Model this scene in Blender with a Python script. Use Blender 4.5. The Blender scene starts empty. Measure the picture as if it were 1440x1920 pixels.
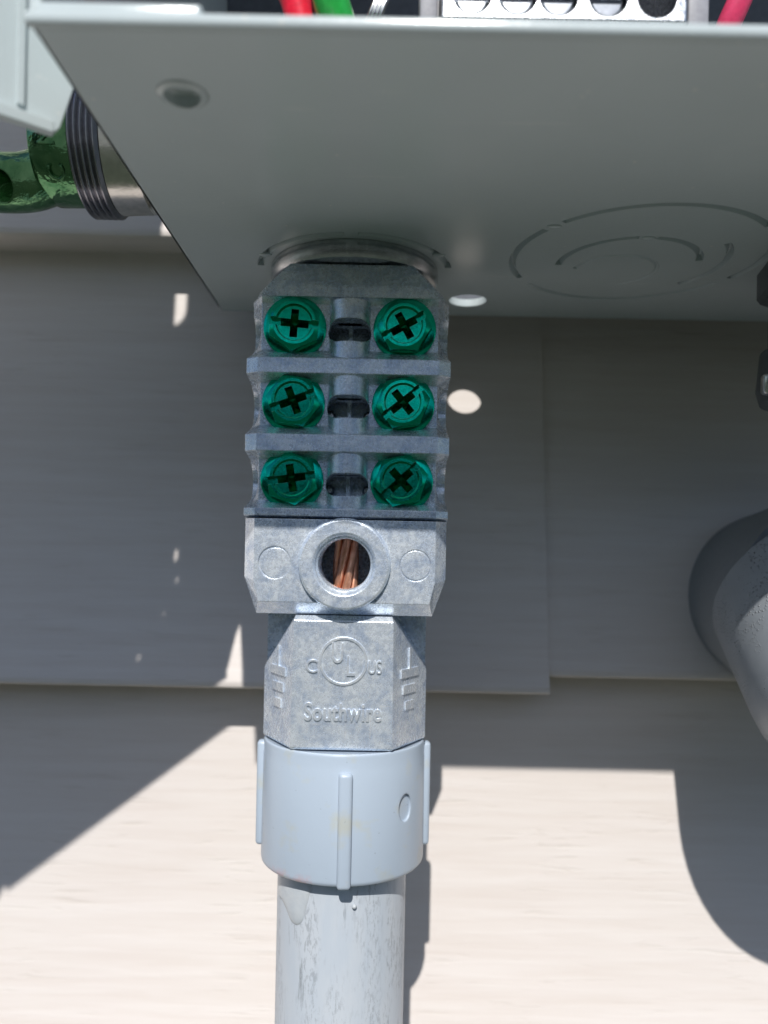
import bpy, bmesh, math, random
from mathutils import Vector, Matrix, Euler
from math import sin, cos, pi, radians, atan2, sqrt
random.seed(7)
S = 0.001            # everything below is written in millimetres
scn = bpy.context.scene
col = scn.collection

# ------------------------------------------------------------------ camera
cam_d = bpy.data.cameras.new('camera')
cam = bpy.data.objects.new('camera', cam_d)
col.objects.link(cam)
cam.matrix_world = Matrix.Rotation(pi/2, 4, 'X') @ Matrix.Rotation(radians(1.15), 4, 'Z')
cam_d.sensor_fit = 'HORIZONTAL'
cam_d.sensor_width = 36.0
cam_d.lens = 36.0*1500/1440
cam_d.shift_y = 80/1440
cam_d.clip_start = 0.01
cam_d.clip_end = 2000
cam_d.dof.use_dof = True
cam_d.dof.focus_distance = 0.142
cam_d.dof.aperture_fstop = 17
scn.camera = cam

# ------------------------------------------------------------------ light
SUN = Vector((0.08, 1.0, -0.965))
w = bpy.data.worlds.new('World'); scn.world = w; w.use_nodes = True
nt = w.node_tree
bg = nt.nodes['Background']
sky = nt.nodes.new('ShaderNodeTexSky'); sky.sky_type = 'NISHITA'; sky.sun_disc = False
sky.sun_elevation = atan2(0.965, sqrt(1+.08**2)); sky.sun_rotation = pi + atan2(.08, 1)
sky.altitude = 100; sky.air_density = 1.0; sky.dust_density = 0.9; sky.ozone_density = 3.4
nt.links.new(sky.outputs[0], bg.inputs[0]); bg.inputs[1].default_value = 0.106
sd = bpy.data.lights.new('sun', 'SUN'); sd.energy = 5.0; sd.angle = radians(0.53); sd.color = (1, .975, .93)
so = bpy.data.objects.new('sun', sd); col.objects.link(so)
so.rotation_euler = SUN.to_track_quat('-Z', 'Y').to_euler()
so.location = (-1, -3, 3)
vs = scn.view_settings
vs.view_transform = 'Standard'; vs.look = 'None'; vs.gamma = 1; vs.use_curve_mapping = False
vs.exposure = -0.2

# ------------------------------------------------------------------ helpers
def tag(o, label=None, cat=None, group=None, kind=None):
    if label: o['label'] = label
    if cat: o['category'] = cat
    if group: o['group'] = group
    if kind: o['kind'] = kind
    return o

def thing(name, loc, label, cat, group=None):
    o = bpy.data.objects.new(name, None); col.objects.link(o)
    o.empty_display_size = 0.01
    o.location = Vector(loc)*S
    return tag(o, label, cat, group)

def link_bm(name, bm, mat, parent=None, smooth=None):
    """bm in mm, in the parent's frame"""
    bmesh.ops.recalc_face_normals(bm, faces=bm.faces)
    me = bpy.data.meshes.new(name)
    bm.to_mesh(me); bm.free()
    return link_me(name, me, mat, parent, smooth)

def link_me(name, me, mat, parent=None, smooth=None):
    me.transform(Matrix.Scale(S, 4))
    o = bpy.data.objects.new(name, me); col.objects.link(o)
    me.materials.clear(); me.materials.append(mat)
    if parent: o.parent = parent
    if smooth is not None:
        for p in me.polygons: p.use_smooth = True
        me.set_sharp_from_angle(angle=radians(smooth))
    return o

def part(name, bm, mat, parent, smooth=None):
    return link_bm(name, bm, mat, parent, smooth)

def add_ring_faces(bm, rings, closed_u=True, cap0=True, cap1=True):
    vr = [[bm.verts.new(p) for p in r] for r in rings]
    n = len(rings[0])
    for a, b in zip(vr, vr[1:]):
        for i in range(n if closed_u else n-1):
            j = (i+1) % n
            bm.faces.new((a[i], a[j], b[j], b[i]))
    if cap0: bm.faces.new(list(reversed(vr[0])))
    if cap1: bm.faces.new(vr[-1])
    return vr

def loft(rings, cap=True):
    bm = bmesh.new(); add_ring_faces(bm, rings, True, cap, cap); return bm

def box(bm, x0, x1, y0, y1, z0, z1):
    add_ring_faces(bm, [[(x0,y0,z),(x1,y0,z),(x1,y1,z),(x0,y1,z)] for z in (z0, z1)])
    return bm

def boxbm(*a): return box(bmesh.new(), *a)

def rbox(x0, x1, y0, y1, z0, z1, r=.4, seg=2):
    bm = boxbm(x0, x1, y0, y1, z0, z1)
    bmesh.ops.bevel(bm, geom=bm.edges[:]+bm.verts[:], offset=r, segments=seg, affect='EDGES', profile=.5)
    return bm

def hull(pts):
    bm = bmesh.new()
    for p in pts: bm.verts.new(p)
    r = bmesh.ops.convex_hull(bm, input=bm.verts[:])
    bmesh.ops.delete(bm, geom=[v for v in bm.verts if not v.link_faces], context='VERTS')
    bmesh.ops.dissolve_limit(bm, angle_limit=radians(1), verts=bm.verts[:], edges=bm.edges[:])
    return bm

def lathe(prof, axis='Z', c=(0,0,0), n=64, bm=None, cap=True, ang0=0.0):
    """prof: list of (r, h) ; h along the axis"""
    bm = bm or bmesh.new()
    rings = []
    for r, h in prof:
        ring = []
        for i in range(n):
            a = 2*pi*i/n + ang0
            p = (r*cos(a), r*sin(a), h)
            if axis == 'Y': p = (p[0], p[2], p[1])
            if axis == 'X': p = (p[2], p[0], p[1])
            ring.append((p[0]+c[0], p[1]+c[1], p[2]+c[2]))
        rings.append(ring)
    add_ring_faces(bm, rings, True, cap, cap)
    return bm

def tube(path, r, n=14, bm=None, cap=True):
    bm = bm or bmesh.new()
    pts = [Vector(p) for p in path]
    rings = []; prev = None
    for i, p in enumerate(pts):
        t = (pts[min(i+1, len(pts)-1)] - pts[max(i-1, 0)]).normalized()
        if prev is None:
            a = Vector((0,0,1)) if abs(t.z) < .9 else Vector((1,0,0))
            u = t.cross(a).normalized()
        else:
            u = (prev - t*prev.dot(t)).normalized()
        prev = u; v = t.cross(u)
        rr = r[i] if isinstance(r, (list, tuple)) else r
        rings.append([tuple(p + u*rr*cos(2*pi*k/n) + v*rr*sin(2*pi*k/n)) for k in range(n)])
    add_ring_faces(bm, rings, True, cap, cap)
    return bm

def bez(ctrl, n=24):
    """Catmull-Rom through the points"""
    P = [Vector(p) for p in ctrl]; P = [2*P[0]-P[1]] + P + [2*P[-1]-P[-2]]
    out = []
    for i in range(1, len(P)-2):
        for k in range(n):
            t = k/n
            out.append(.5*((2*P[i]) + (P[i+1]-P[i-1])*t + (2*P[i-1]-5*P[i]+4*P[i+1]-P[i+2])*t*t + (3*P[i]-P[i-1]-3*P[i+1]+P[i+2])*t**3))
    out.append(P[-2]); return out

def boolean(bm, cutters, op='DIFFERENCE'):
    """exact boolean in mm, returns a bmesh; frees its inputs"""
    def tmp(b):
        bmesh.ops.recalc_face_normals(b, faces=b.faces)
        me = bpy.data.meshes.new('tmp'); b.to_mesh(me); b.free()
        o = bpy.data.objects.new('tmp', me); col.objects.link(o); return o
    a = tmp(bm); cs = [tmp(c) for c in cutters]
    for c in cs:
        m = a.modifiers.new('b', 'BOOLEAN'); m.object = c; m.operation = op; m.solver = 'EXACT'
    dg = bpy.context.evaluated_depsgraph_get(); dg.update()
    me = bpy.data.meshes.new_from_object(a.evaluated_get(dg))
    out = bmesh.new(); out.from_mesh(me)
    bpy.data.meshes.remove(me)
    for o in [a]+cs:
        d = o.data; bpy.data.objects.remove(o); bpy.data.meshes.remove(d)
    return out

def text_bm(s, size, sx=1.0, depth=.25, bold=0.0, spacing=1.0):
    """letters in the x/z plane, standing out towards -y, centred on the origin"""
    cu = bpy.data.curves.new('tmp', 'FONT'); cu.body = s; cu.size = size
    cu.align_x = 'CENTER'; cu.align_y = 'CENTER'; cu.extrude = depth/2; cu.offset = bold
    cu.space_character = spacing; cu.resolution_u = 3
    o = bpy.data.objects.new('tmp', cu); col.objects.link(o)
    dg = bpy.context.evaluated_depsgraph_get(); dg.update()
    me = bpy.data.meshes.new_from_object(o.evaluated_get(dg))
    bm = bmesh.new(); bm.from_mesh(me)
    bpy.data.meshes.remove(me); bpy.data.objects.remove(o); bpy.data.curves.remove(cu)
    bmesh.ops.transform(bm, verts=bm.verts, matrix=Matrix.Rotation(pi/2, 4, 'X') @ Matrix.Diagonal((sx,1,1,1)))
    return bm

def merge(dst, src, m=None):
    if m is not None: bmesh.ops.transform(src, verts=src.verts, matrix=m)
    me = bpy.data.meshes.new('tmp'); src.to_mesh(me); src.free()
    dst.from_mesh(me); bpy.data.meshes.remove(me); return dst

# ------------------------------------------------------------------ materials
class Mat:
    def __init__(s, name):
        s.m = bpy.data.materials.new(name); s.m.use_nodes = True
        s.t = s.m.node_tree; s.b = s.t.nodes['Principled BSDF']
        s.tc = s.n('ShaderNodeTexCoord')
        s.mp = s.n('ShaderNodeMapping'); s.mp.inputs['Scale'].default_value = (1000,)*3     # texture space in mm
        s.l(s.tc.outputs['Object'], s.mp.inputs[0])
        s.co = s.mp.outputs[0]
    def n(s, t, **k):
        x = s.t.nodes.new(t)
        for a, b in k.items(): setattr(x, a, b)
        return x
    def l(s, a, b): s.t.links.new(a, b)
    def set(s, **k):
        names = dict(col='Base Color', rough='Roughness', metal='Metallic', ior='IOR', spec='Specular IOR Level', coat='Coat Weight', coatr='Coat Roughness', sss='Subsurface Weight', aniso='Anisotropic')
        for a, v in k.items():
            i = s.b.inputs[names[a]]
            if hasattr(v, 'is_linked') or isinstance(v, bpy.types.NodeSocket): s.l(v, i)
            else: i.default_value = (*v, 1) if a == 'col' else v
        return s
    def scaled(s, v):
        mp = s.n('ShaderNodeMapping'); mp.inputs['Scale'].default_value = v
        s.l(s.co, mp.inputs[0]); return mp.outputs[0]
    def noise(s, scale, detail=4, rough=.55, co=None, dist=0.0):
        x = s.n('ShaderNodeTexNoise'); x.inputs['Scale'].default_value = scale
        x.inputs['Detail'].default_value = detail; x.inputs['Roughness'].default_value = rough
        x.inputs['Distortion'].default_value = dist
        s.l(co or s.co, x.inputs['Vector']); return x.outputs['Fac']
    def ramp(s, f, stops):
        x = s.n('ShaderNodeValToRGB'); e = x.color_ramp.elements
        while len(e) < len(stops): e.new(.5)
        for el, (p, c) in zip(e, stops):
            el.position = p; el.color = (*c, 1) if hasattr(c, '__len__') else (c, c, c, 1)
        s.l(f, x.inputs[0]); return x.outputs[0]
    def mix(s, f, a, b, mode='MIX'):
        x = s.n('ShaderNodeMix', data_type='RGBA', blend_type=mode)
        for i, v in ((0, f), (6, a), (7, b)):
            if isinstance(v, bpy.types.NodeSocket): s.l(v, x.inputs[i])
            elif i == 0: x.inputs[0].default_value = v
            else: x.inputs[i].default_value = (*v, 1)
        return x.outputs[2]
    def math(s, op, a, b=0.0):
        x = s.n('ShaderNodeMath', operation=op)
        for i, v in ((0, a), (1, b)):
            if isinstance(v, bpy.types.NodeSocket): s.l(v, x.inputs[i])
            else: x.inputs[i].default_value = v
        return x.outputs[0]
    def bump(s, h, dist=.1, strength=1.0, bevel=0.0):
        x = s.n('ShaderNodeBump'); x.inputs['Distance'].default_value = dist*S; x.inputs['Strength'].default_value = strength
        s.l(h, x.inputs['Height'])
        if bevel:
            b = s.n('ShaderNodeBevel'); b.samples = 4; b.inputs[0].default_value = bevel*S
            s.l(b.outputs[0], x.inputs['Normal'])
        s.l(x.outputs[0], s.b.inputs['Normal']); return s

def edge_mask(m, rad, lo=.02, hi=.2):
    b = m.n('ShaderNodeBevel'); b.samples = 5; b.inputs[0].default_value = rad*S
    g = m.n('ShaderNodeNewGeometry'); d = m.n('ShaderNodeVectorMath', operation='DOT_PRODUCT')
    m.l(b.outputs[0], d.inputs[0]); m.l(g.outputs['Normal'], d.inputs[1])
    return m.ramp(m.math('SUBTRACT', 1.0, d.outputs['Value']), [(lo, 0), (hi, 1)])

def make_zinc(name, c0, c1, r0=.32, r1=.55, bevel=.25, metal=.58):
    m = Mat(name)
    big = m.noise(.3, 6, .68, dist=.4); mid = m.noise(1.3, 5, .65, dist=.3); fine = m.noise(4.5, 3, .7)
    mot = m.mix(.3, m.ramp(big, [(.36, c0), (.58, c1)]), m.ramp(mid, [(.34, c0), (.62, c1)]))
    v = m.n('ShaderNodeTexVoronoi'); v.inputs['Scale'].default_value = .5; m.l(m.co, v.inputs['Vector'])
    pits = m.math('MULTIPLY', m.ramp(v.outputs['Distance'], [(.03, .6), (.08, 0)]), m.ramp(m.noise(.4, 2), [(.42, 0), (.55, 1)]))
    # hairline scratches in two directions
    s1 = m.noise(1.6, 3, .6, m.scaled((1, 1, .05))); s2 = m.noise(1.3, 3, .6, m.scaled((.07, 1, 1)))
    scr = m.math('MULTIPLY', m.math('MAXIMUM', m.ramp(s1, [(.64, 0), (.68, 1)]), m.ramp(s2, [(.66, 0), (.7, 1)])), m.ramp(m.noise(.2, 2), [(.45, 0), (.6, .55)]))
    c = m.mix(pits, mot, (.09, .11, .14))
    c = m.mix(scr, c, (.9, .92, .95))
    if bevel: c = m.mix(m.math('MULTIPLY', edge_mask(m, .3), m.ramp(mid, [(.4, .15), (.6, .8)])), c, (.88, .9, .93))
    m.set(col=c, metal=metal, rough=m.ramp(mid, [(.3, r0), (.72, r1)]))
    h = m.math('ADD', m.math('MULTIPLY', mid, .3), m.math('MULTIPLY', fine, .4))
    m.bump(h, .18, .5, bevel)
    return m.m
M = {}
M['zinc'] = make_zinc('cast_zinc', (.50, .60, .765), (.89, .945, 1.0), .19, .37)
M['zinc_mark'] = make_zinc('cast_zinc_marks', (.60, .69, .82), (.92, .96, 1.0), .18, .32, .07)
M['zinc_lock'] = make_zinc('plated_steel', (.40, .41, .42), (.60, .61, .62), .14, .26, .3, 1.0)
M['alu'] = make_zinc('tinned_aluminium', (.55, .57, .60), (.74, .76, .78), .2, .36, .2, 1.0)

m = Mat('green_plating')
g = m.noise(1.6, 4, .6)
c = m.ramp(g, [(.3, (.0, .46, .28)), (.7, (.004, .60, .38))])
c = m.mix(m.math('MULTIPLY', edge_mask(m, .16, .03, .25), m.ramp(m.noise(1.3, 3), [(.42, 0), (.6, .75)])), c, (.45, .50, .40))
m.set(col=c, metal=1.0, rough=m.ramp(m.noise(2.2, 3), [(.3, .13), (.7, .25)]))
m.bump(m.math('ADD', m.noise(5, 3, .6), m.math('MULTIPLY', m.noise(2.2, 3, .6, m.scaled((1, 1, .12))), .6)), .03, .32, .04); M['green_screw'] = m.m

m = Mat('green_casting')
g = m.noise(.3, 4, .6, dist=.6)
m.set(col=m.ramp(g, [(.3, (.07, .20, .09)), (.7, (.20, .38, .20))]), metal=1.0, rough=.17)
m.bump(m.noise(.45, 3), .45, .7, .5); M['green_cast'] = m.m

m = Mat('enclosure_paint')
n1 = m.noise(.05, 3)
v = m.n('ShaderNodeTexVoronoi'); v.inputs['Scale'].default_value = .22; m.l(m.co, v.inputs['Vector'])
dust = m.math('MULTIPLY', m.ramp(v.outputs['Distance'], [(.035, .8), (.075, 0)]), m.ramp(m.noise(.09, 2), [(.45, 0), (.6, 1)]))
sc = m.math('MULTIPLY', m.ramp(m.noise(.5, 3, .6, m.scaled((.05, 1, 1)), dist=.4), [(.655, 0), (.67, .5)]), m.ramp(m.noise(.05, 2), [(.5, 0), (.62, 1)]))
c = m.mix(dust, m.ramp(n1, [(.3, (.52, .585, .60)), (.7, (.55, .615, .63))]), (.72, .72, .68))
m.set(col=m.mix(sc, c, (.66, .69, .69)), rough=m.ramp(m.noise(.05, 2), [(.3, .17), (.7, .24)]), spec=.5)
m.bump(m.math('ADD', m.math('MULTIPLY', m.noise(1.4, 2, .5), .8), m.math('MULTIPLY', m.noise(.06, 1), 2.5)), .06, .45, .3); M['paint'] = m.m

m = Mat('grey_pvc_moulding')
spk = m.ramp(m.noise(1.1, 2, .5), [(.22, .55), (.27, 1)])
st = m.noise(.13, 4, .6)
base = m.mix(m.ramp(st, [(.54, 0), (.70, .7)]), (.44, .515, .605), (.49, .49, .41))
# a few reddish primer smears near the lower rim
sep = m.n('ShaderNodeSeparateXYZ'); m.l(m.co, sep.inputs[0])
low = m.ramp(m.math('MULTIPLY', m.math('ADD', sep.outputs[2], 24.5), .3), [(.0, 1), (.9, 0)])
left = m.ramp(m.math('MULTIPLY', m.math('ADD', sep.outputs[0], 14.0), .1), [(0, 0), (.25, 1), (.9, 1), (1, 0)])
red = m.math('MULTIPLY', m.math('MULTIPLY', low, left), m.ramp(m.noise(.55, 4, .7), [(.42, 0), (.56, .7)]))
base = m.mix(red, base, (.62, .22, .2))
m.set(col=m.mix(1, base, spk, 'MULTIPLY'), rough=.33, spec=.5)
m.bump(m.math('ADD', m.noise(.35, 3), m.math('MULTIPLY', m.noise(3, 2), .2)), .1, .35, .45); M['pvc'] = m.m

m = Mat('grey_pvc_pipe')
streak = m.noise(.9, 6, .7, m.scaled((1, 1, .07)))
patch = m.noise(.12, 3, .6, m.scaled((1.6, 1.6, .35)))
fleck = m.noise(1.9, 5, .75, m.scaled((1, 1, .3)))
mask = m.math('MULTIPLY', m.ramp(fleck, [(.50, 0), (.60, 1)]), m.ramp(patch, [(.43, 0), (.56, 1)]))
mask2 = m.math('MULTIPLY', m.ramp(streak, [(.58, 0), (.68, 1)]), m.ramp(m.noise(.1, 3), [(.43, 0), (.56, .9)]))
base = m.mix(m.ramp(m.noise(.16, 4, .6, m.scaled((1,1,.3))), [(.35, 0), (.7, 1)]), (.51, .56, .62), (.58, .61, .645))
c = m.mix(m.math('MULTIPLY', mask, .40), base, (.16, .17, .19))
c = m.mix(m.math('MULTIPLY', mask2, .62), c, (.13, .14, .15))
m.set(col=c, rough=m.ramp(patch, [(.4, .35), (.7, .6)]), spec=.45)
m.bump(m.noise(1.2, 4, .6, m.scaled((1,1,.1))), .06, .5); M['pipe'] = m.m

m = Mat('dried_cement')
m.set(col=m.ramp(m.noise(.5), [(.3, (.48, .52, .56)), (.7, (.54, .57, .595))]), rough=.25, sss=.0)
m.bump(m.noise(.8, 3), .15, .5); M['glue'] = m.m

m = Mat('vinyl_siding')
gr = m.noise(.42, 5, .62, m.scaled((.055, 1, 1)), dist=.35)
gr2 = m.noise(.9, 3, .6, m.scaled((.075, 1, 1)), dist=.6)
broad = m.noise(.02, 3, .5)
deep = m.math('MULTIPLY', m.ramp(gr2, [(.57, 0), (.67, 1)]), m.ramp(m.noise(.045, 2), [(.38, 0), (.58, 1)]))
c = m.mix(m.ramp(gr, [(.35, 0), (.68, 1)]), (.685, .618, .575), (.74, .684, .65))
c = m.mix(m.math('MULTIPLY', deep, .22), c, (.52, .45, .385))
c = m.mix(m.ramp(broad, [(.4, 0), (.8, .5)]), c, (.74, .69, .65))
m.set(col=c, rough=.5, spec=.3)
m.bump(m.math('SUBTRACT', m.math('MULTIPLY', gr, .8), m.math('MULTIPLY', deep, .6)), .2, .5); M['siding'] = m.m

m = Mat('sheathing'); m.set(col=(.3, .27, .22), rough=.9); M['sheath'] = m.m

m = Mat('lawn')
g = m.noise(.003, 5, .7)
m.set(col=m.ramp(g, [(.3, (.022, .036, .02)), (.5, (.036, .05, .032)), (.7, (.052, .06, .044))]), rough=.9)
M['lawn'] = m.m

m = Mat('copper')
m.set(col=m.ramp(m.noise(.9, 4), [(.3, (.75, .32, .18)), (.7, (.95, .52, .34))]), metal=.8, rough=.32)
M['copper'] = m.m
def plain(name, c, rough=.4, metal=0.0, nz=.8, dist=.08, var=.12, bevel=.25):
    m = Mat(name); f = m.noise(nz, 4)
    a = tuple(x*(1-var) for x in c); b = tuple(min(1, x*(1+var)) for x in c)
    m.set(col=m.ramp(f, [(.3, a), (.7, b)]), rough=rough, metal=metal); m.bump(f, dist, .4, bevel); return m.m
M['red'] = plain('red_insulation', (.62, .015, .04), .3)
M['pink'] = plain('faded_red_insulation', (.72, .06, .15), .3)
M['green_wire'] = plain('green_insulation', (.03, .47, .08), .3)
M['black_wire'] = plain('black_insulation', (.02, .02, .023), .3)
M['rubber'] = plain('dark_threaded_steel', (.30, .30, .33), .2, 1.0, bevel=.1)
M['steel'] = plain('plated_ferrule', (.68, .66, .62), .22, 1.0)
M['bar_plastic'] = plain('grey_bar_plastic', (.3, .3, .33), .5)
M['screw_steel'] = plain('bright_steel', (.62, .62, .6), .25, 1.0)
M['elbow'] = plain('grey_elbow_plastic', (.22, .24, .26), .4, var=.06)
M['set_steel'] = plain('set_screw_steel', (.42, .44, .47), .28, 1.0)
M['board'] = plain('dark_back_sheet', (.085, .095, .115), .5)
M['dark_pvc'] = plain('dark_fitting', (.09, .1, .11), .4)

m = Mat('pebbled_grey_plastic')
bm_ = m.noise(1.5, 2, .5)
v = m.n('ShaderNodeTexVoronoi'); v.inputs['Scale'].default_value = 1.5; m.l(m.co, v.inputs['Vector'])
bp = m.math('MULTIPLY', m.ramp(v.outputs['Distance'], [(.05, 1), (.36, 0)]), m.ramp(m.noise(.11, 3), [(.44, 0), (.56, 1)]))
m.set(col=m.ramp(m.noise(.2), [(.3, (.30, .325, .355)), (.7, (.35, .375, .405))]), rough=.36)
m.bump(bp, .45, .9); M['pebbled'] = m.m

# ------------------------------------------------------------------ the setting
g = boxbm(-150000, 150000, -150000, 150000, -1, 0)
o = link_bm('ground', g, M['lawn']); o.location = (0, 0, -1.25); tag(o, kind='structure')

PITCH = 107.0
wall = thing('siding_wall', (0, 206, 0), 'cream vinyl siding wall with wood grain behind the conduit', 'wall')
def siding(x0, x1, zk, dd=0.0, slope0=0.0, slope1=0.0, len_=None):
    """profile: (depth in front of the sheathing, z)"""
    L = PITCH+10
    pf = [(204.6, zk+L), (204.2, zk+PITCH), (198.4, zk+55), (191.9, zk+4.0), (191.15, zk+2.2), (191.05, zk+1.3), (191.35, zk+.5), (192.1, zk+.1), (193.2, zk),
          (203.4, zk+.4), (203.4, zk+1.5), (193.6, zk+1.2), (192.6, zk+1.9), (192.3, zk+2.6), (193.1, zk+5.0), (199.5, zk+55), (205.2, zk+PITCH), (205.6, zk+L)]
    def st(x, sl): return [(x + sl*(z-zk), d+dd-206, z) for d, z in pf]
    return loft([st(x0, slope0), st(x1, slope1)])
for k in range(-10, 10):
    zk = -32.3 + PITCH*k
    if k == 0:
        part('siding_panel', siding(-1100, 40.1, zk-.4, -1.0, 0, -.018), M['siding'], wall, 30)
        part('siding_panel', siding(12, 1100, zk+3.6, .35), M['siding'], wall, 30)
    else:
        part('siding_panel', siding(-1100, 1100, zk), M['siding'], wall, 30)
part('sheathing_board', boxbm(-1100, 1100, 1.0, 12, -1240, 1120), M['sheath'], wall)

# ------------------------------------------------------------------ enclosure
XL, XR, YF, YB, ZP, ZT = -40.5, 152.0, 88.0, 190.2, 57.2, 300.0
enc = thing('electrical_enclosure', (0, YB, ZP), 'open grey painted steel electrical box seen from below, knockouts in its floor', 'electrical box')
def E(bm):   # world mm -> enclosure frame
    bmesh.ops.translate(bm, verts=bm.verts, vec=(0, -YB, -ZP)); return bm
def arc_cutter(cx, cy, r, a0, a1, wd=1.05, dep=1.2, n=40):
    a0, a1 = radians(a0), radians(a1)
    rings = []
    for i in range(n+1):
        a = a0 + (a1-a0)*i/n
        rings.append([(cx+(r+s)*cos(a), cy+(r+s)*sin(a), z) for s, z in ((-wd/2*1.5, ZP-.3), (wd/2*1.5, ZP-.3), (wd/2*.3, ZP+dep), (-wd/2*.3, ZP+dep))])
    return loft(rings)
def cyl(cx, cy, cz, r, axis, h0, h1, n=48):
    return lathe([(r, h0), (r, h1)], axis, (cx, cy, cz), n)
plate = boxbm(XL, XR, YF+.2, YB, ZP, ZP+1.6)
bmesh.ops.bevel(plate, geom=[e for e in plate.edges if all(abs(v.co.z-ZP) < .01 for v in e.verts) and all(abs(v.co.x-XL) < .01 for v in e.verts)], offset=1.0, segments=3, affect='EDGES')
KX, KY = 47.0, 152.0
cut = [lathe([(2.35, ZP-3), (2.3, ZP+.9), (1.8, ZP+1.3)], 'Z', (-26.4, 100.4, 0), 40),
       cyl(17.6, 179.0, 0, 4.2, 'Z', ZP-3, ZP+4),
       arc_cutter(KX, KY, 23.5, 222, 318), arc_cutter(KX, KY, 23.5, 150, 212), arc_cutter(KX, KY, 23.5, 326, 384), arc_cutter(KX, KY, 23.5, 32, 140),
       arc_cutter(KX-1, KY+3.2, 13.2, 176, 262), arc_cutter(KX-1, KY+3.2, 13.2, 276, 348),
       arc_cutter(KX, KY+2.0, 17.0, -36, 42),
       arc_cutter(KX-2.5, KY+6.5, 8.0, 185, 70+360, 1.0, .3),
       arc_cutter(-7, 161.5, 18.7, 186, 266), arc_cutter(-7, 161.5, 18.7, 274, 352),
       arc_cutter(103, 150, 23.5, 150, 212)]
plate = boolean(plate, cut)
part('floor_plate', E(plate), M['paint'], enc)
# pressed rim of the small hole, pips of the knockouts
rb_ = lathe([(2.3, ZP+.02), (2.3, ZP-.3), (2.45, ZP-.42), (2.7, ZP-.3), (3.3, ZP+.02), (2.3, ZP+.02)], 'Z', (-26.4, 100.4, 0), 40, cap=False)
bmesh.ops.remove_doubles(rb_, verts=rb_.verts, dist=.0005)
part('hole_rim', E(rb_), M['paint'], enc, 40)
for cx, cy, r, a in ((KX, KY, 23.5, 217), (KX-1, KY+3.2, 13.2, 269), (-7, 161.5, 18.7, 205), (-7, 161.5, 18.7, 330)):
    b = bmesh.new(); bmesh.ops.create_uvsphere(b, u_segments=12, v_segments=8, radius=.9)
    bmesh.ops.scale(b, verts=b.verts, vec=(1.5, .8, .45))
    bmesh.ops.translate(b, verts=b.verts, vec=(cx+r*cos(radians(a)), cy+r*sin(radians(a)), ZP))
    part('knockout_tab', E(b), M['paint'], enc, 60)
lip = rbox(XL, XR, YF-1.0, YF+.3, ZP-.15, ZP+1.5, .55, 3)
part('front_lip', E(lip), M['paint'], enc, 50)
part('lip_tab', E(rbox(XL+.5, -21.2, YF-.2, YF+1.1, ZP+.8, ZP+3.0, .6, 3)), M['paint'], enc, 50)
part('side_panel', E(boxbm(XL+.02, XL+1.3, YF+.6, YB-.02, ZP+1.0, ZT)), M['paint'], enc)
part('side_panel', E(boxbm(XR-1.3, XR-.02, YF+.6, YB-.02, ZP+1.4, ZT)), M['paint'], enc)
part('back_panel', E(boxbm(XL+1.32, XR-1.32, YB-1.4, YB-.1, ZP+1.62, ZT-.05)), M['paint'], enc)
part('top_panel', E(boxbm(XL-.4, XR+.4, YF-1.2, YB+.2, ZT+.01, ZT+1.4)), M['paint'], enc)

part('back_sheet', E(boxbm(XL+1.5, XR-3, YB-3.2, YB-1.6, ZP+1.7, 212)), M['board'], enc)  # added dark sheet over the back panel, darkens the interior
part('shade_shelf', E(boxbm(XL+1.32, XR-1.32, YF+.8, YB-1.5, 213.0, 214.2)), M['paint'], enc)  # added shelf, keeps the sun off the back of the box
# the cover, swung open on the left
P1 = Vector((-43.3, 106.0)); P0 = Vector((-103.5, 56.2))
ddir = (P0-P1).normalized(); dlen = (P0-P1).length
dn = Vector((-ddir.y, ddir.x))          # to one side of the panel
if dn.y > 0: dn = -dn                   # towards the camera
def door_pt(s, z, t):
    p = P1 + ddir*s + dn*t
    return (p.x, p.y, z)
ZD = 54.2
def door_prism(outline, t0, t1):
    return loft([[door_pt(s, z, t) for s, z in outline] for t in (t0, t1)])
outl = [(1.6, ZD), (dlen, ZD), (dlen, 298), (-3.3, 298), (-2.7, ZD+11), (-1.2, ZD+8.5), (.9, ZD+1.0)]
dbm = door_prism(outl, -.6, .6)
def wall_to_door(X, z, Dw):
    """where the sun ray that ends at (X, Dw, z) crosses the cover"""
    # P = (X,Dw) - s*(SUN.x,1); solve with P1 + ddir*q
    a = Matrix(((ddir.x, SUN.x), (ddir.y, 1.0))); r = a.inverted() @ Vector((X-P1.x, Dw-P1.y))
    return r[0], z - r[1]*SUN.z
cuts = []
def light_slot(X, z, Dw, wx, hz):
    q, zz = wall_to_door(X, z, Dw)
    ring = [(q + wx/2*cos(a) , zz + (hz-wx)/2*(1 if sin(a) > 0 else -1) + wx/2*sin(a)) for a in [2*pi*(i+.5)/20 for i in range(20)]]
    cuts.append(door_prism(ring, -5, 5))
light_slot(-52.4, 63, 203, 5.0, 16)  # invented openings, aimed so patches of sun land on the siding
light_slot(-50.3, -3.7, 197, 2.0, 4.6); light_slot(-49.8, -10, 196.5, 2.0, 2.6); light_slot(-52.5, -17.6, 195, 2.0, 2.3); light_slot(-58, -27.5, 193, 2.4, 2.5)
dbm = boolean(dbm, cuts)
door = part('cover', E(dbm), M['paint'], enc)
fo = [(P0.x + 30*q*-.42, P0.y - 30*q) for q in (-.06, 1)]
part('folded_edge', E(loft([[(x, y, z) for z in (ZD, 298)] + [(x-1.1, y-.3, z) for z in (298, ZD)] for x, y in fo])), M['paint'], door)
door['label'] = 'sunlit cover swung open to the left'
part('folded_edge', E(door_prism([(2.0, ZD-.5), (dlen+.8, ZD-.5), (dlen+.8, ZD+1.0), (2.0, ZD+1.0)], .3, 1.7)), M['paint'], door)
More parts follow.
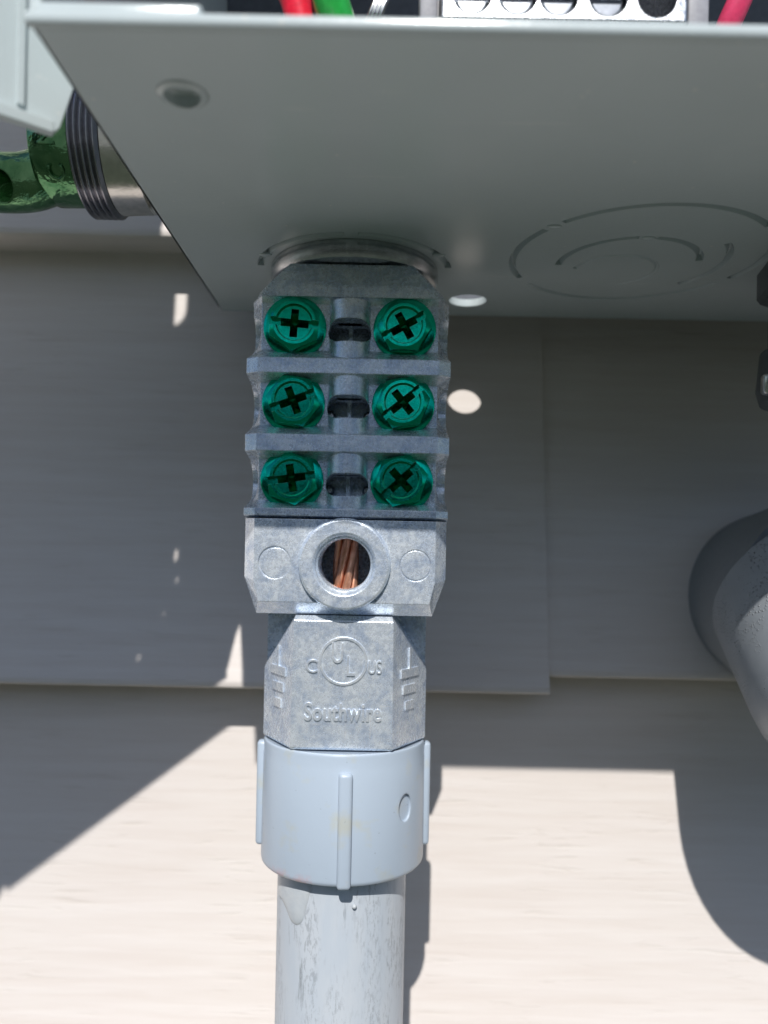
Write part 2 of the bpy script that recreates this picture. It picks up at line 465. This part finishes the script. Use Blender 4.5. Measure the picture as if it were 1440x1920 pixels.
part('folded_edge', E(door_prism([(5.4, ZD+2.0), (6.3, ZD+2.0), (6.3, 210), (5.4, 210)], .5, .95)), M['paint'], door)

# ------------------------------------------------------------------ bonding bridge
AX, AY = -7.0, 162.0     # axis of the conduit
br = thing('bonding_bridge', (AX, AY, 0), 'cast zinc grounding bridge with six green screws clamped on the conduit', 'bonding bridge')
def W(u, z, w_): return (u, -w_, z)
rows = [41.0, 27.3, 13.35]
# terminal block: (z, w at the middle, w at the ends)
pf = [(5.9, 15.5, 14.5), (6.6, 20, 18.6), (7.9, 20, 18.6), (9.6, 16.2, 12.0), (17.0, 16.4, 12.0), (18.1, 20, 18.6), (21.1, 20, 18.6), (23.3, 16.2, 12.0),
      (30.9, 16.4, 12.0), (32.0, 20, 18.6), (34.7, 20, 18.6), (36.9, 16.2, 12.0), (45.4, 16.2, 12.0), (46.0, 16.6, 12.2), (46.6, 17.2, 12.5), (46.6, 0, 0), (5.9, 0, 0)]
def ringu(u, mode): return [W(u, z, (a if mode else b)) for z, a, b in pf]
tb = loft([ringu(-18.3, 0), ringu(-16.1, 1), ringu(16.1, 1), ringu(18.3, 0)])
cut = []
for zr in rows:
    cut.append(lathe([(3.45, -25), (3.45, -14.5)], 'X', W(0, zr-.3, 12.6), 32))
    cut.append(lathe([(3.45, 14.5), (3.45, 25)], 'X', W(0, zr-.3, 12.6), 32))
    zc = zr-1.0
    cut.append(boxbm(-4.2, 4.2, -14.5, -10.0, zc-4.2, zc+4.2))
    for u in (-10.0, 9.95):
        cut.append(lathe([(3.7, -22), (3.7, -9.0)], 'Y', (u, 0, zr-.1), 32))
    st = [(1.85*(1 if cos(a) > 0 else -1)+2.05*cos(a), zc+2.05*sin(a)) for a in [2*pi*(i+.5)/24 for i in range(24)]]
    cut.append(loft([[W(u, z, ww) for u, z in st] for ww in (10.5, 24)]))
tbo = boolean(tb, cut)
part('terminal_block', tbo, M['zinc'], br)
for zr in rows:
    zc = zr-1.0
    zlo, zhi = zr-6.2, zr+4.6
    boss = lathe([(3.75, zlo), (3.75, zhi)], 'Z', (0, -15.95, 0), 48)
    st = [(1.85*(1 if cos(a) > 0 else -1)+2.05*cos(a), zc+2.05*sin(a)) for a in [2*pi*(i+.5)/24 for i in range(24)]]
    boss = boolean(boss, [loft([[W(u, z, ww) for u, z in st] for ww in (4, 24)])])
    part('wire_boss', boss, M['zinc'], br, 35)
    for u in (-3.5, 3.6):
        part('screw_tip', lathe([(.5, -12.3), (.95, -11.9), (1.05, -11.2), (1.05, -9.9)], 'Y', (u, 0, zc-.5), 20), M['screw_steel'], br, 40)
    part('bore_rib', boxbm(-.4, .4, -12.2, -9.9, zc-4.1, zc+4.1), M['zinc'], br)
# hood above the rows
hd = hull([W(s*u, z, w_) for s in (1, -1) for u, z, w_ in ((16.2, 46.4, 17.4), (18.0, 46.4, 12.6), (18.0, 46.4, 0), (17.2, 48.6, 12.0), (15.0, 48.6, 16.9), (11.3, 53.3, 14.6), (13.6, 53.3, 9), (13.6, 53.3, 0))])
hd = boolean(hd, [])
part('hood', hd, M['zinc'], br)
sl = (14.6-17.4)/(53.3-46.75)
for s in (-1, 1):
    zc = 49.7; wc = 17.4 + sl*(zc-46.75)
    d = lathe([(2.1, -.12), (2.1, .02), (1.95, .1)], 'Z', (0,0,0), 32)
    bmesh.ops.transform(d, verts=d.verts, matrix=Matrix.Translation(W(8.9*s, zc, wc)) @ Matrix.Rotation(pi/2 + math.atan(sl), 4, 'X'))
    part('ejector_mark', d, M['zinc'], br, 30)
# clamp block
fr = [(-16.1, 6.05), (16.1, 6.05), (16.1, -5.0), (15.2, -8.7), (-15.2, -8.7), (-16.1, -5.0)]
bk = [(-18.2, 6.15), (18.2, 6.15), (18.2, -4.4), (15.9, -11.0), (-15.9, -11.0), (-18.2, -4.4)]
cb = loft([[W(u, z, 20) for u, z in fr], [W(u, z, 17.2) for u, z in bk], [W(u, z, 0) for u, z in bk]])
ZB = -1.85
cut = [lathe([(4.9, -26), (4.9, -10)], 'Y', (0, 0, ZB), 48), boxbm(-5.2, 5.2, -14.5, -3, -8.2, 5.0),
       lathe([(2.9, -21), (2.9, -19.8)], 'Y', (-12.4, 0, -1.75), 36), lathe([(2.8, -21), (2.8, -19.8)], 'Y', (12.6, 0, -1.85), 36)]
cb = boolean(cb, cut)
part('clamp_block', cb, M['zinc'], br)
part('ejector_mark', lathe([(2.72, -19.5), (2.72, -19.93)], 'Y', (-12.2, 0, -1.85), 36), M['zinc'], br, 30)
part('ejector_mark', lathe([(2.65, -19.5), (2.65, -19.96)], 'Y', (12.65, 0, -1.8), 36), M['zinc'], br, 30)
# ring with a thread
prof = [(8.2, -12), (8.2, -20.6), (8.0, -21.05), (7.7, -21.2), (5.6, -21.2), (5.15, -20.8)]
h = -20.5
while h < -12.5:
    prof += [(5.1, h), (4.62, h+.35), (5.1, h+.7)]; h += .75
prof += [(5.1, -12)]
b = bmesh.new(); n = 72
rings = [[(r*cos(2*pi*i/n), hh, ZB + r*sin(2*pi*i/n)) for i in range(n)] for r, hh in prof]
add_ring_faces(b, rings+[rings[0]], True, False, False)
bmesh.ops.remove_doubles(b, verts=b.verts, dist=.0005)
part('threaded_boss', b, M['zinc'], br, 25)
# lower hub
hb = hull([W(s*u, z, w_) for s in (1, -1) for u, z, w_ in ((8.7, -11.15, 17.3), (8.95, -12.1, 18.3), (8.95, -11.15, 5), (15.6, -22.0, 7.6), (15.6, -21.5, 5), (9.2, -34.9, 18.3), (9.0, -35.35, 17.9), (15.6, -34.9, 7.6), (15.3, -35.35, 7.3), (15.3, -35.35, 5), (15.6, -34.9, 5))])
part('hub', hb, M['zinc'], br)
part('hub_back', loft([[W(u, z, w_) for u, w_ in ((-15.5, 4.9), (15.5, 4.9), (15.5, -10), (10, -15), (-10, -15), (-15.5, -10))] for z in (-35.0, -11.1)]), M['zinc'], br)
# raised marks
FW = 18.3
let = bmesh.new()
b = bmesh.new(); n = 64
rg = [[((4.15+dr)*cos(2*pi*i/n), -FW-dz, (4.15+dr)*sin(2*pi*i/n)) for i in range(n)] for dr, dz in ((-.3, -.1), (-.22, .2), (.22, .2), (.3, -.1))]
add_ring_faces(b, rg, True, False, False)
merge(let, b, Matrix.Translation((.1, 0, -19.3)))
merge(let, text_bm('U', 5.2, .66, .5, .05), Matrix.Translation((-.95, -FW, -18.0)))
merge(let, text_bm('L', 5.2, .66, .5, .05), Matrix.Translation((1.35, -FW, -20.3)))
merge(let, text_bm('C', 3.4, .95, .5, .02), Matrix.Translation((-5.6, -FW, -20.4)))
merge(let, text_bm('US', 3.4, .66, .5, .02), Matrix.Translation((5.75, -FW, -20.4)))
part('certification_mark', let, M['zinc_mark'], br)
part('lettering', merge(bmesh.new(), text_bm('Southwire', 4.4, .72, .5, .12, 1.06), Matrix.Translation((.15, -FW, -28.6))), M['zinc_mark'], br)
# earth symbols on both facets
for s in (-1, 1):
    b = bmesh.new()
    for x0, x1, z0, z1 in ((-.3, .3, -21.0, -17.2), (-3.2, 3.2, -22.6, -21.0), (-2.4, 2.4, -25.6, -24.0), (-1.5, 1.5, -28.6, -27.0)):
        if s: box(b, x0, x1, -.24, .2, z0, z1)
    a0 = Vector((9.1*s, -18.3, 0)); a1 = Vector((15.6*s, -7.6, 0))
    e = (a1-a0).normalized(); nrm = Vector((e.y, -e.x, 0))
    if nrm.y > 0: nrm = -nrm
    mid = a0 + (a1-a0)*.47
    xa = e if s > 0 else -e
    R = Matrix((( xa.x, -nrm.x, 0, mid.x), (xa.y, -nrm.y, 0, mid.y), (0, 0, 1, 0), (0, 0, 0, 1)))
    bmesh.ops.transform(b, verts=b.verts, matrix=R)
    part('earth_symbol', b, M['zinc_mark'], br)

# screws (mesh data shared)
fl = lathe([(3.5, .05), (5.6, .05), (5.72, -.25), (5.68, -.6), (5.45, -.78), (4.6, -.98), (3.5, -1.05), (3.5, .05)], 'Y', (0,0,0), 64, cap=False)
bmesh.ops.remove_doubles(fl, verts=fl.verts, dist=.0005)
HT = -3.7
hx = lathe([(4.92, .1), (4.92, HT)], 'Y', (0,0,0), 6, ang0=radians(30))
cone = lathe([(6.0, .1), (6.0, HT+1.9), (4.05, HT+.15), (3.8, HT)], 'Y', (0,0,0), 64)
hx = boolean(hx, [cone], 'INTERSECT')
hx = boolean(hx, [lathe([(2.9, .5), (2.9, HT+2.4)], 'Y', (0,0,0), 48)])
shank = lathe([(3.2, .12), (3.2, 4.2), (.05, 4.2), (.05, 2.6), (2.85, .4), (2.85, .12), (3.2, .12)], 'Y', (0,0,0), 40, cap=False)
lathe([(2.86, .1), (2.86, HT+2.42), (2.7, HT+2.42), (2.7, .1)], 'Y', (0,0,0), 40, bm=shank, cap=False)
cross = [lathe([(3.05, HT+.62), (3.4, HT-.2), (3.4, HT-1)], 'Y', (0,0,0), 48), boxbm(-6, 6, HT-1, HT+1.75, -.7, .7)]
def arm(ang):
    b = boxbm(-2.5, 2.5, HT-1, HT+2.9, -.68, .68)
    bmesh.ops.rotate(b, verts=b.verts, cent=(0,0,0), matrix=Matrix.Rotation(ang, 3, 'Y')); return b
hx = boolean(hx, cross)
hx = boolean(hx, [arm(0)]); hx = boolean(hx, [arm(pi/2)])
pin = hull([(x*q, y, z*q) for y, q in ((3.0, .8), (HT+3.1, .8)) for x, z in ((.8, .8), (-.8, .8), (.8, -.8), (-.8, -.8))] + [(0, HT+2.1, 0)])
hx = merge(hx, pin)
first = None
for zr, a, b_ in zip(rows, (-4, 22, 9), (29, 39, 43)):
    for u, ang in ((-10.0, a), (9.95, b_)):
        if first is None:
            h = part('screw', hx, M['green_screw'], br, 22)
            f = part('washer_flange', fl, M['green_screw'], h, 30)
            q_ = part('shank', shank, M['green_screw'], h, 40)
            first = (h, f, q_)
        else:
            h = first[0].copy(); col.objects.link(h); h.parent = br
            for ch in first[1:]:
                f = ch.copy(); col.objects.link(f); f.parent = h
        h.location = Vector(W(u, zr-.1, 16.35))*S
        h.rotation_euler = (random.uniform(-.03, .03), -radians(ang), random.uniform(-.02, .02) + (.07 if u < 0 else -.03))

# conductor seen through the ring
cw = thing('copper_conductor', (AX, AY-11.6, -11.0), 'bare stranded copper wire inside the round hole of the bridge', 'wire')
for i in range(7):
    pts = []
    for k in range(12):
        z = k*1.5
        a = 2*pi*i/6 + k*.17
        r = 1.66 if i < 6 else 0
        pts.append((r*cos(a)-.3+ .02*z, r*sin(a), z-1.2))
    part('strand', tube(pts, .8, 10), M['copper'], cw, 60)

# ------------------------------------------------------------------ locknut, adapter, conduit
ln = thing('locknut', (AX, AY-.5, 53.6), 'shiny steel locknut under the box floor above the bridge', 'locknut')
pr = [(11.5, 3.5), (16.6, 3.55), (16.75, 3.0), (16.75, 1.2), (16.3, .35), (15.3, .0), (11.5, .0)]
lb = lathe(pr + [pr[0]], 'Z', (0,0,0), 96, cap=False)
bmesh.ops.remove_doubles(lb, verts=lb.verts, dist=.0005)
part('ring', lb, M['zinc_lock'], ln, 40)
AY = 156.9
ad = thing('conduit_adapter', (AX, AY, -35.5), 'ribbed grey plastic adapter joining the conduit to the zinc bridge', 'conduit fitting')
pr = [(12.0, -.3), (15.0, -.15), (15.3, -.02), (15.55, -.2), (15.65, -.6), (15.55, -2.5), (15.68, -2.9), (15.8, -22.6), (15.7, -23.1), (15.4, -23.4), (12.0, -23.3)]
b = lathe(pr, 'Z', (0,0,0), 128)
dm = cyl(0, 0, 0, 1.0, 'Z', 0, 1, 32)
bmesh.ops.scale(dm, verts=dm.verts, vec=(1.7, 2.55, 1.4))
th = radians(-90+49)
R = Matrix.Translation((15.8*cos(th), 15.8*sin(th), -10.8)) @ Matrix.Rotation(th+pi/2, 4, 'Z') @ Matrix.Rotation(pi/2, 4, 'X') @ Matrix.Translation((0, 0, -.55))
bmesh.ops.transform(dm, verts=dm.verts, matrix=R)
b = boolean(b, [dm])
part('body', b, M['pvc'], ad, 40)
for deg in (-86.3, -176.8, 2.6, 94):
    a = radians(deg)
    zt = -1.0 if abs(deg+86.3) > 1 else -3.1
    zb = -21.2 if abs(deg+86.3) > 1 else -23.6
    rb = rbox(-1.25, 1.25, -1.4, 1.4, zb, zt, .7, 4)
    bmesh.ops.transform(rb, verts=rb.verts, matrix=Matrix.Rotation(a+pi/2, 4, 'Z') @ Matrix.Translation((0, -15.5, 0)))
    part('rib', rb, M['pvc'], ad, 60)

cp = link_bm('conduit_pipe', lathe([(10.5, -700), (12.5, -700), (12.5, 0), (10.5, 0)], 'Z', (0,0,0), 96), M['pipe'], None, 40)
cp.location = Vector((AX, AY, -58))*S
tag(cp, 'scuffed pale grey plastic conduit running down out of frame', 'conduit')
# run of dried solvent cement
def blob(cx_ang, zc, outline, hmax):
    bm = bmesh.new(); n = len(outline); rings = []
    for q, hh in ((1.0, -.05), (.97, .16), (.9, .42), (.75, .7), (.5, .9), (.2, 1.0)):
        ring = []
        for s, z in outline:
            a = cx_ang + s*q/12.5; r = 12.5 + hmax*hh*(1.0 if hh > 0 else 1) + (-.03 if hh < 0 else 0)
            ring.append((r*cos(a), r*sin(a), zc + z*q))
        rings.append(ring)
    add_ring_faces(bm, rings, True, False, True); return bm
ol = [(-4.4, 5.0), (-1.5, 5.2), (2.5, 5.0), (4.2, 4.0), (3.9, 1.5), (3.2, -1.0), (2.6, -3.2), (1.3, -4.4), (-.4, -4.1), (-2.0, -2.4), (-4.0, -1.2), (-6.0, -1.0), (-6.8, 1.0), (-6.2, 3.6)]
sm = bez(( *[(a, b_, 0) for a, b_ in ol], (ol[0][0], ol[0][1], 0)), 4)[:-1]
gl = link_bm('cement_drip', blob(radians(-90-43), -64.0, [(p.x, p.y) for p in sm], .55), M['glue'], None, 60)
gl.location = Vector((AX, AY, 0))*S
tag(gl, 'whitish dried cement drip on the left of the conduit under the adapter', 'glue')
pb = bmesh.new(); bmesh.ops.create_uvsphere(pb, u_segments=12, v_segments=8, radius=.45)
p_ = link_bm('cement_bead', pb, M['glue'], None, 60); p_.location = Vector((AX+2.9, AY-12.5, -63.6))*S
tag(p_, 'tiny pale bead of cement on the conduit below the front rib', 'glue')

# ------------------------------------------------------------------ inside the box
def wire(name, pts, r, mat, label):
    base = Vector(pts[0])
    o = link_bm(name, tube([p-base for p in bez(pts, 10)], r, 16), mat, None, 60); o.location = base*S
    return tag(o, label, 'wire')
wire('insulated_wire', [(-8, 112, 60), (-12, 118, 72), (-14.9, 122, 83.5), (-17.2, 126, 92), (-21, 140, 120), (-24, 160, 170)], 2.4, M['red'], 'bright red wire curving inside the box beside the green wire')
wire('insulated_wire', [(4, 150, 62), (-3, 130, 70), (-9.0, 118, 80), (-10.5, 117, 88), (-12.4, 120, 100), (-15, 135, 130), (-16, 160, 170)], 2.65, M['green_wire'], 'thick bright green wire inside the box above the front lip')
wire('insulated_wire', [(50, 155, 62), (53, 140, 75), (54.2, 132, 86), (57.5, 130, 97), (62, 138, 125), (66, 160, 160)], 1.95, M['pink'], 'pinkish red wire to the right of the terminal bar')
wire('insulated_wire', [(-39, 101, 71.6), (-34, 102, 72.2), (-29.5, 104, 74.5), (-27, 110, 80), (-27, 130, 110)], 1.5, M['red'], 'dull red wire at the left end of the box just above the lip')
b = bmesh.new()
for q in range(4):
    tube([p for p in bez([(-8+q*.9, 140, 62), (-6+q*.8, 132, 80), (-3.8+q*.6, 128, 87), (.2+q*.5, 130, 97), (4+q*.4, 136, 120)], 8)], .42, 8, b)
bw = link_bm('bare_wire', b, M['screw_steel'], None, 60); tag(bw, 'glinting bare strands inside the box left of the terminal bar', 'wire')
# terminal bar
tbx0, tbx1, tby, tbz = 6.9, 43.2, 118.0, 79.3
bar = thing('terminal_bar', (tbx0, tby+9, tbz), 'bright aluminium terminal bar with set screws at the top edge', 'terminal bar')
def Bt(bm): bmesh.ops.translate(bm, verts=bm.verts, vec=(-tbx0, -tby-9, -tbz)); return bm
xs = [11.4, 18.1, 24.2, 31.5, 38.7]
bb = rbox(tbx0, tbx1, tby, tby+9, tbz, tbz+9.4, .35, 2)
cut = [lathe([(2.9, -3), (2.9, 6 if x < 38 else 12)], 'Y', (x, tby, tbz+3.55), 32) for x in xs]
bb = boolean(bb, cut)
part('bar', Bt(bb), M['alu'], bar)
for x in xs[:-1]:
    sc_ = lathe([(2.65, 5), (2.65, 1.5), (2.1, .9)], 'Y', (x, tby, tbz+3.55), 32)
    sc_ = boolean(sc_, [boxbm(x-5, x+5, tby-1, tby+2.2, tbz+3.2, tbz+3.9)])
    part('set_screw', Bt(sc_), M['set_steel'], bar, 35)
part('bar_base', Bt(rbox(tbx0-2.6, tbx1+3.5, tby+9.05, tby+14, tbz-3, tbz+11, .6, 2)), M['bar_plastic'], bar, 40)
part('bar_base_post', Bt(rbox(tbx0-3.2, tbx0-.5, tby+1.5, tby+9.0, tbz-2, tbz+11, .4, 2)), M['bar_plastic'], bar, 40)
part('bar_base_post', Bt(rbox(tbx1+.6, tbx1+3.8, tby+1.5, tby+9.0, tbz-3, tbz+11, .4, 2)), M['bar_plastic'], bar, 40)
# sunlit screw just behind the lip
sc_ = lathe([(.6, 0), (1.5, .2), (1.7, .7), (1.3, 1.3), (.4, 1.6)], 'Z', (0,0,0), 24)
o = link_bm('floor_screw', sc_, M['screw_steel'], None, 50); o.location = Vector((1.6, 94.5, ZP+1.6))*S
tag(o, 'small bright screw head just behind the front lip of the box', 'screw')

# ------------------------------------------------------------------ cable connector on the left of the box
cc = thing('cable_connector', (XL, 152, 75.5), 'shiny green metal cable connector entering the left side of the box', 'cable connector')
def lx(prof, mat, name, sm=40, n=64):
    return part(name, lathe([(r, -h) for r, h in prof], 'X', (0,0,0), n), mat, cc, sm)
lx([(11.5, .0), (11.6, 1.6), (9.4, 2.0), (9.2, 5.0), (9.5, 5.4)], M['steel'], 'ferrule')
lx([(9.4, 4.8), (11.0, 5.2), (11.3, 11.4), (10.6, 11.8)], M['steel'], 'ferrule')
pr = [(10.2, 11.4), (11.4, 11.5)]
h = 11.7
while h < 17.0:
    pr += [(12.05, h+.35), (12.05, h+.6), (11.45, h+.95)]; h += 1.1
lx(pr + [(10.0, h+.2)], M['rubber'], 'threaded_ring', 25, 72)
lx([(9.4, 16.8), (10.0, 17.8), (10.1, 23.4), (9.4, 24.8), (6.5, 25.6)], M['green_cast'], 'hub', 40, 64)
el = tube([Vector(p) for p in bez([(-24, 0, -4.5), (-28, -1, -6.5), (-33, -3, -7.6), (-42, -6, -8)], 8)], 5.3, 32)
ebm = boolean(el, [cyl(-31.0, -12, -9.6, 2.5, 'Y', -20, 10, 32)])
part('clamp_body', ebm, M['green_cast'], cc, 40)
for s_, zz, xx in (('U', 2.0, -21), ('N', -2.2, -21), ('C', -7.5, -20)):
    t = text_bm(s_, 4.4, 1, .7, .05)
    ang = math.asin(max(-.95, min(.95, zz/10.6)))
    t2 = Matrix.Translation((xx, -10.6*cos(ang)*.945, zz)) @ Matrix.Rotation(-ang, 4, 'X') @ Matrix.Rotation(-pi/2, 4, 'Y')
    bmesh.ops.transform(t, verts=t.verts, matrix=t2)
    part('lettering', t, M['green_cast'], cc)

# ------------------------------------------------------------------ right edge: fitting under the floor and round elbow end
rf = thing('box_connector', (87.9, 150, 57.2), 'dark connector under the box floor at the right edge', 'conduit fitting')
part('nut', lathe([(12, 0), (17.5, 0), (17.5, -5.0), (16.8, -6.0), (12, -6)], 'Z', (0,0,0), 8, ang0=.2), M['dark_pvc'], rf)
part('sleeve', lathe([(12, -5.5), (15.2, -5.5), (15.2, -16), (16.6, -17), (17.2, -24), (16.5, -26.5), (12, -26.5)], 'Z', (0,0,0), 48), M['dark_pvc'], rf, 40)
part('clamp_screw', lathe([(1.2, 0), (1.5, .4), (1.5, 3.2), (1.0, 3.6)], 'Z', (-18.2, -4.0, -26.5), 20), M['screw_steel'], rf, 40)

ef = thing('conduit_elbow', (95, 203, -9), 'rounded grey plastic fitting with pebbled face at the right edge', 'conduit fitting')
b = tube([Vector(p) for p in bez([(0, 4, 0), (0, -14, .5), (.5, -27, .8), (1, -36, 0)], 8)], [19.5+4.4*(i/24)**.8 for i in range(25)], 72)
part('body', b, M['elbow'], ef, 30)
ax = Vector((.06, -.72, -.69)).normalized()
q = Matrix.Translation((1.4, -33.0, 4.0)) @ Vector((0, 0, 1)).rotation_difference(ax).to_matrix().to_4x4()
b = lathe([(21, -.5), (25.3, -.3), (25.9, .1), (26.1, .8), (26.3, 22)] + [(26.3*cos(radians(t)), 22+28*sin(radians(t))) for t in range(8, 89, 8)], 'Z', (0,0,0), 128)
bmesh.ops.transform(b, verts=b.verts, matrix=q); part('end_cap', b, M['pebbled'], ef, 30)

# ------------------------------------------------------------------ added unseen foliage that blocks low sky light
hb_ = bmesh.new()
rnd = random.Random(3)
box(hb_, -13000, 13000, -9300, -8700, -1250, 1800)
for i in range(26000):
    x = rnd.uniform(-13500, 13500); z = -1250 + 4000*rnd.random()**.8
    y = -9000 + (700-.09*(z+1250)+160*sin(x*.0021)+120*sin(x*.0057+1))*(1 if rnd.random() < .75 else -1)*rnd.uniform(.55, 1.0)
    if z > 2100 + 350*sin(x*.0017) + 220*sin(x*.0051): continue
    c = Vector((x, y, z)); u = Vector((rnd.gauss(0,1), rnd.gauss(0,1), rnd.gauss(0,1))).normalized()
    v = u.orthogonal().normalized(); L = rnd.uniform(70, 150)
    hb_.faces.new([hb_.verts.new(c+p) for p in (u*L, v*L*.45, -u*L, -v*L*.45)])
me = bpy.data.meshes.new('sky_blocker'); hb_.to_mesh(me); hb_.free()
m = Mat('sky_blocker_leaves'); m.set(col=m.ramp(m.noise(.004, 3), [(.3, (.025, .06, .015)), (.7, (.075, .13, .03))]), rough=.55)
hd_ = link_me('sky_blocker', me, m.m); tag(hd_, 'added unseen green foliage behind the viewer, blocks low sky light', 'sky_blocker')
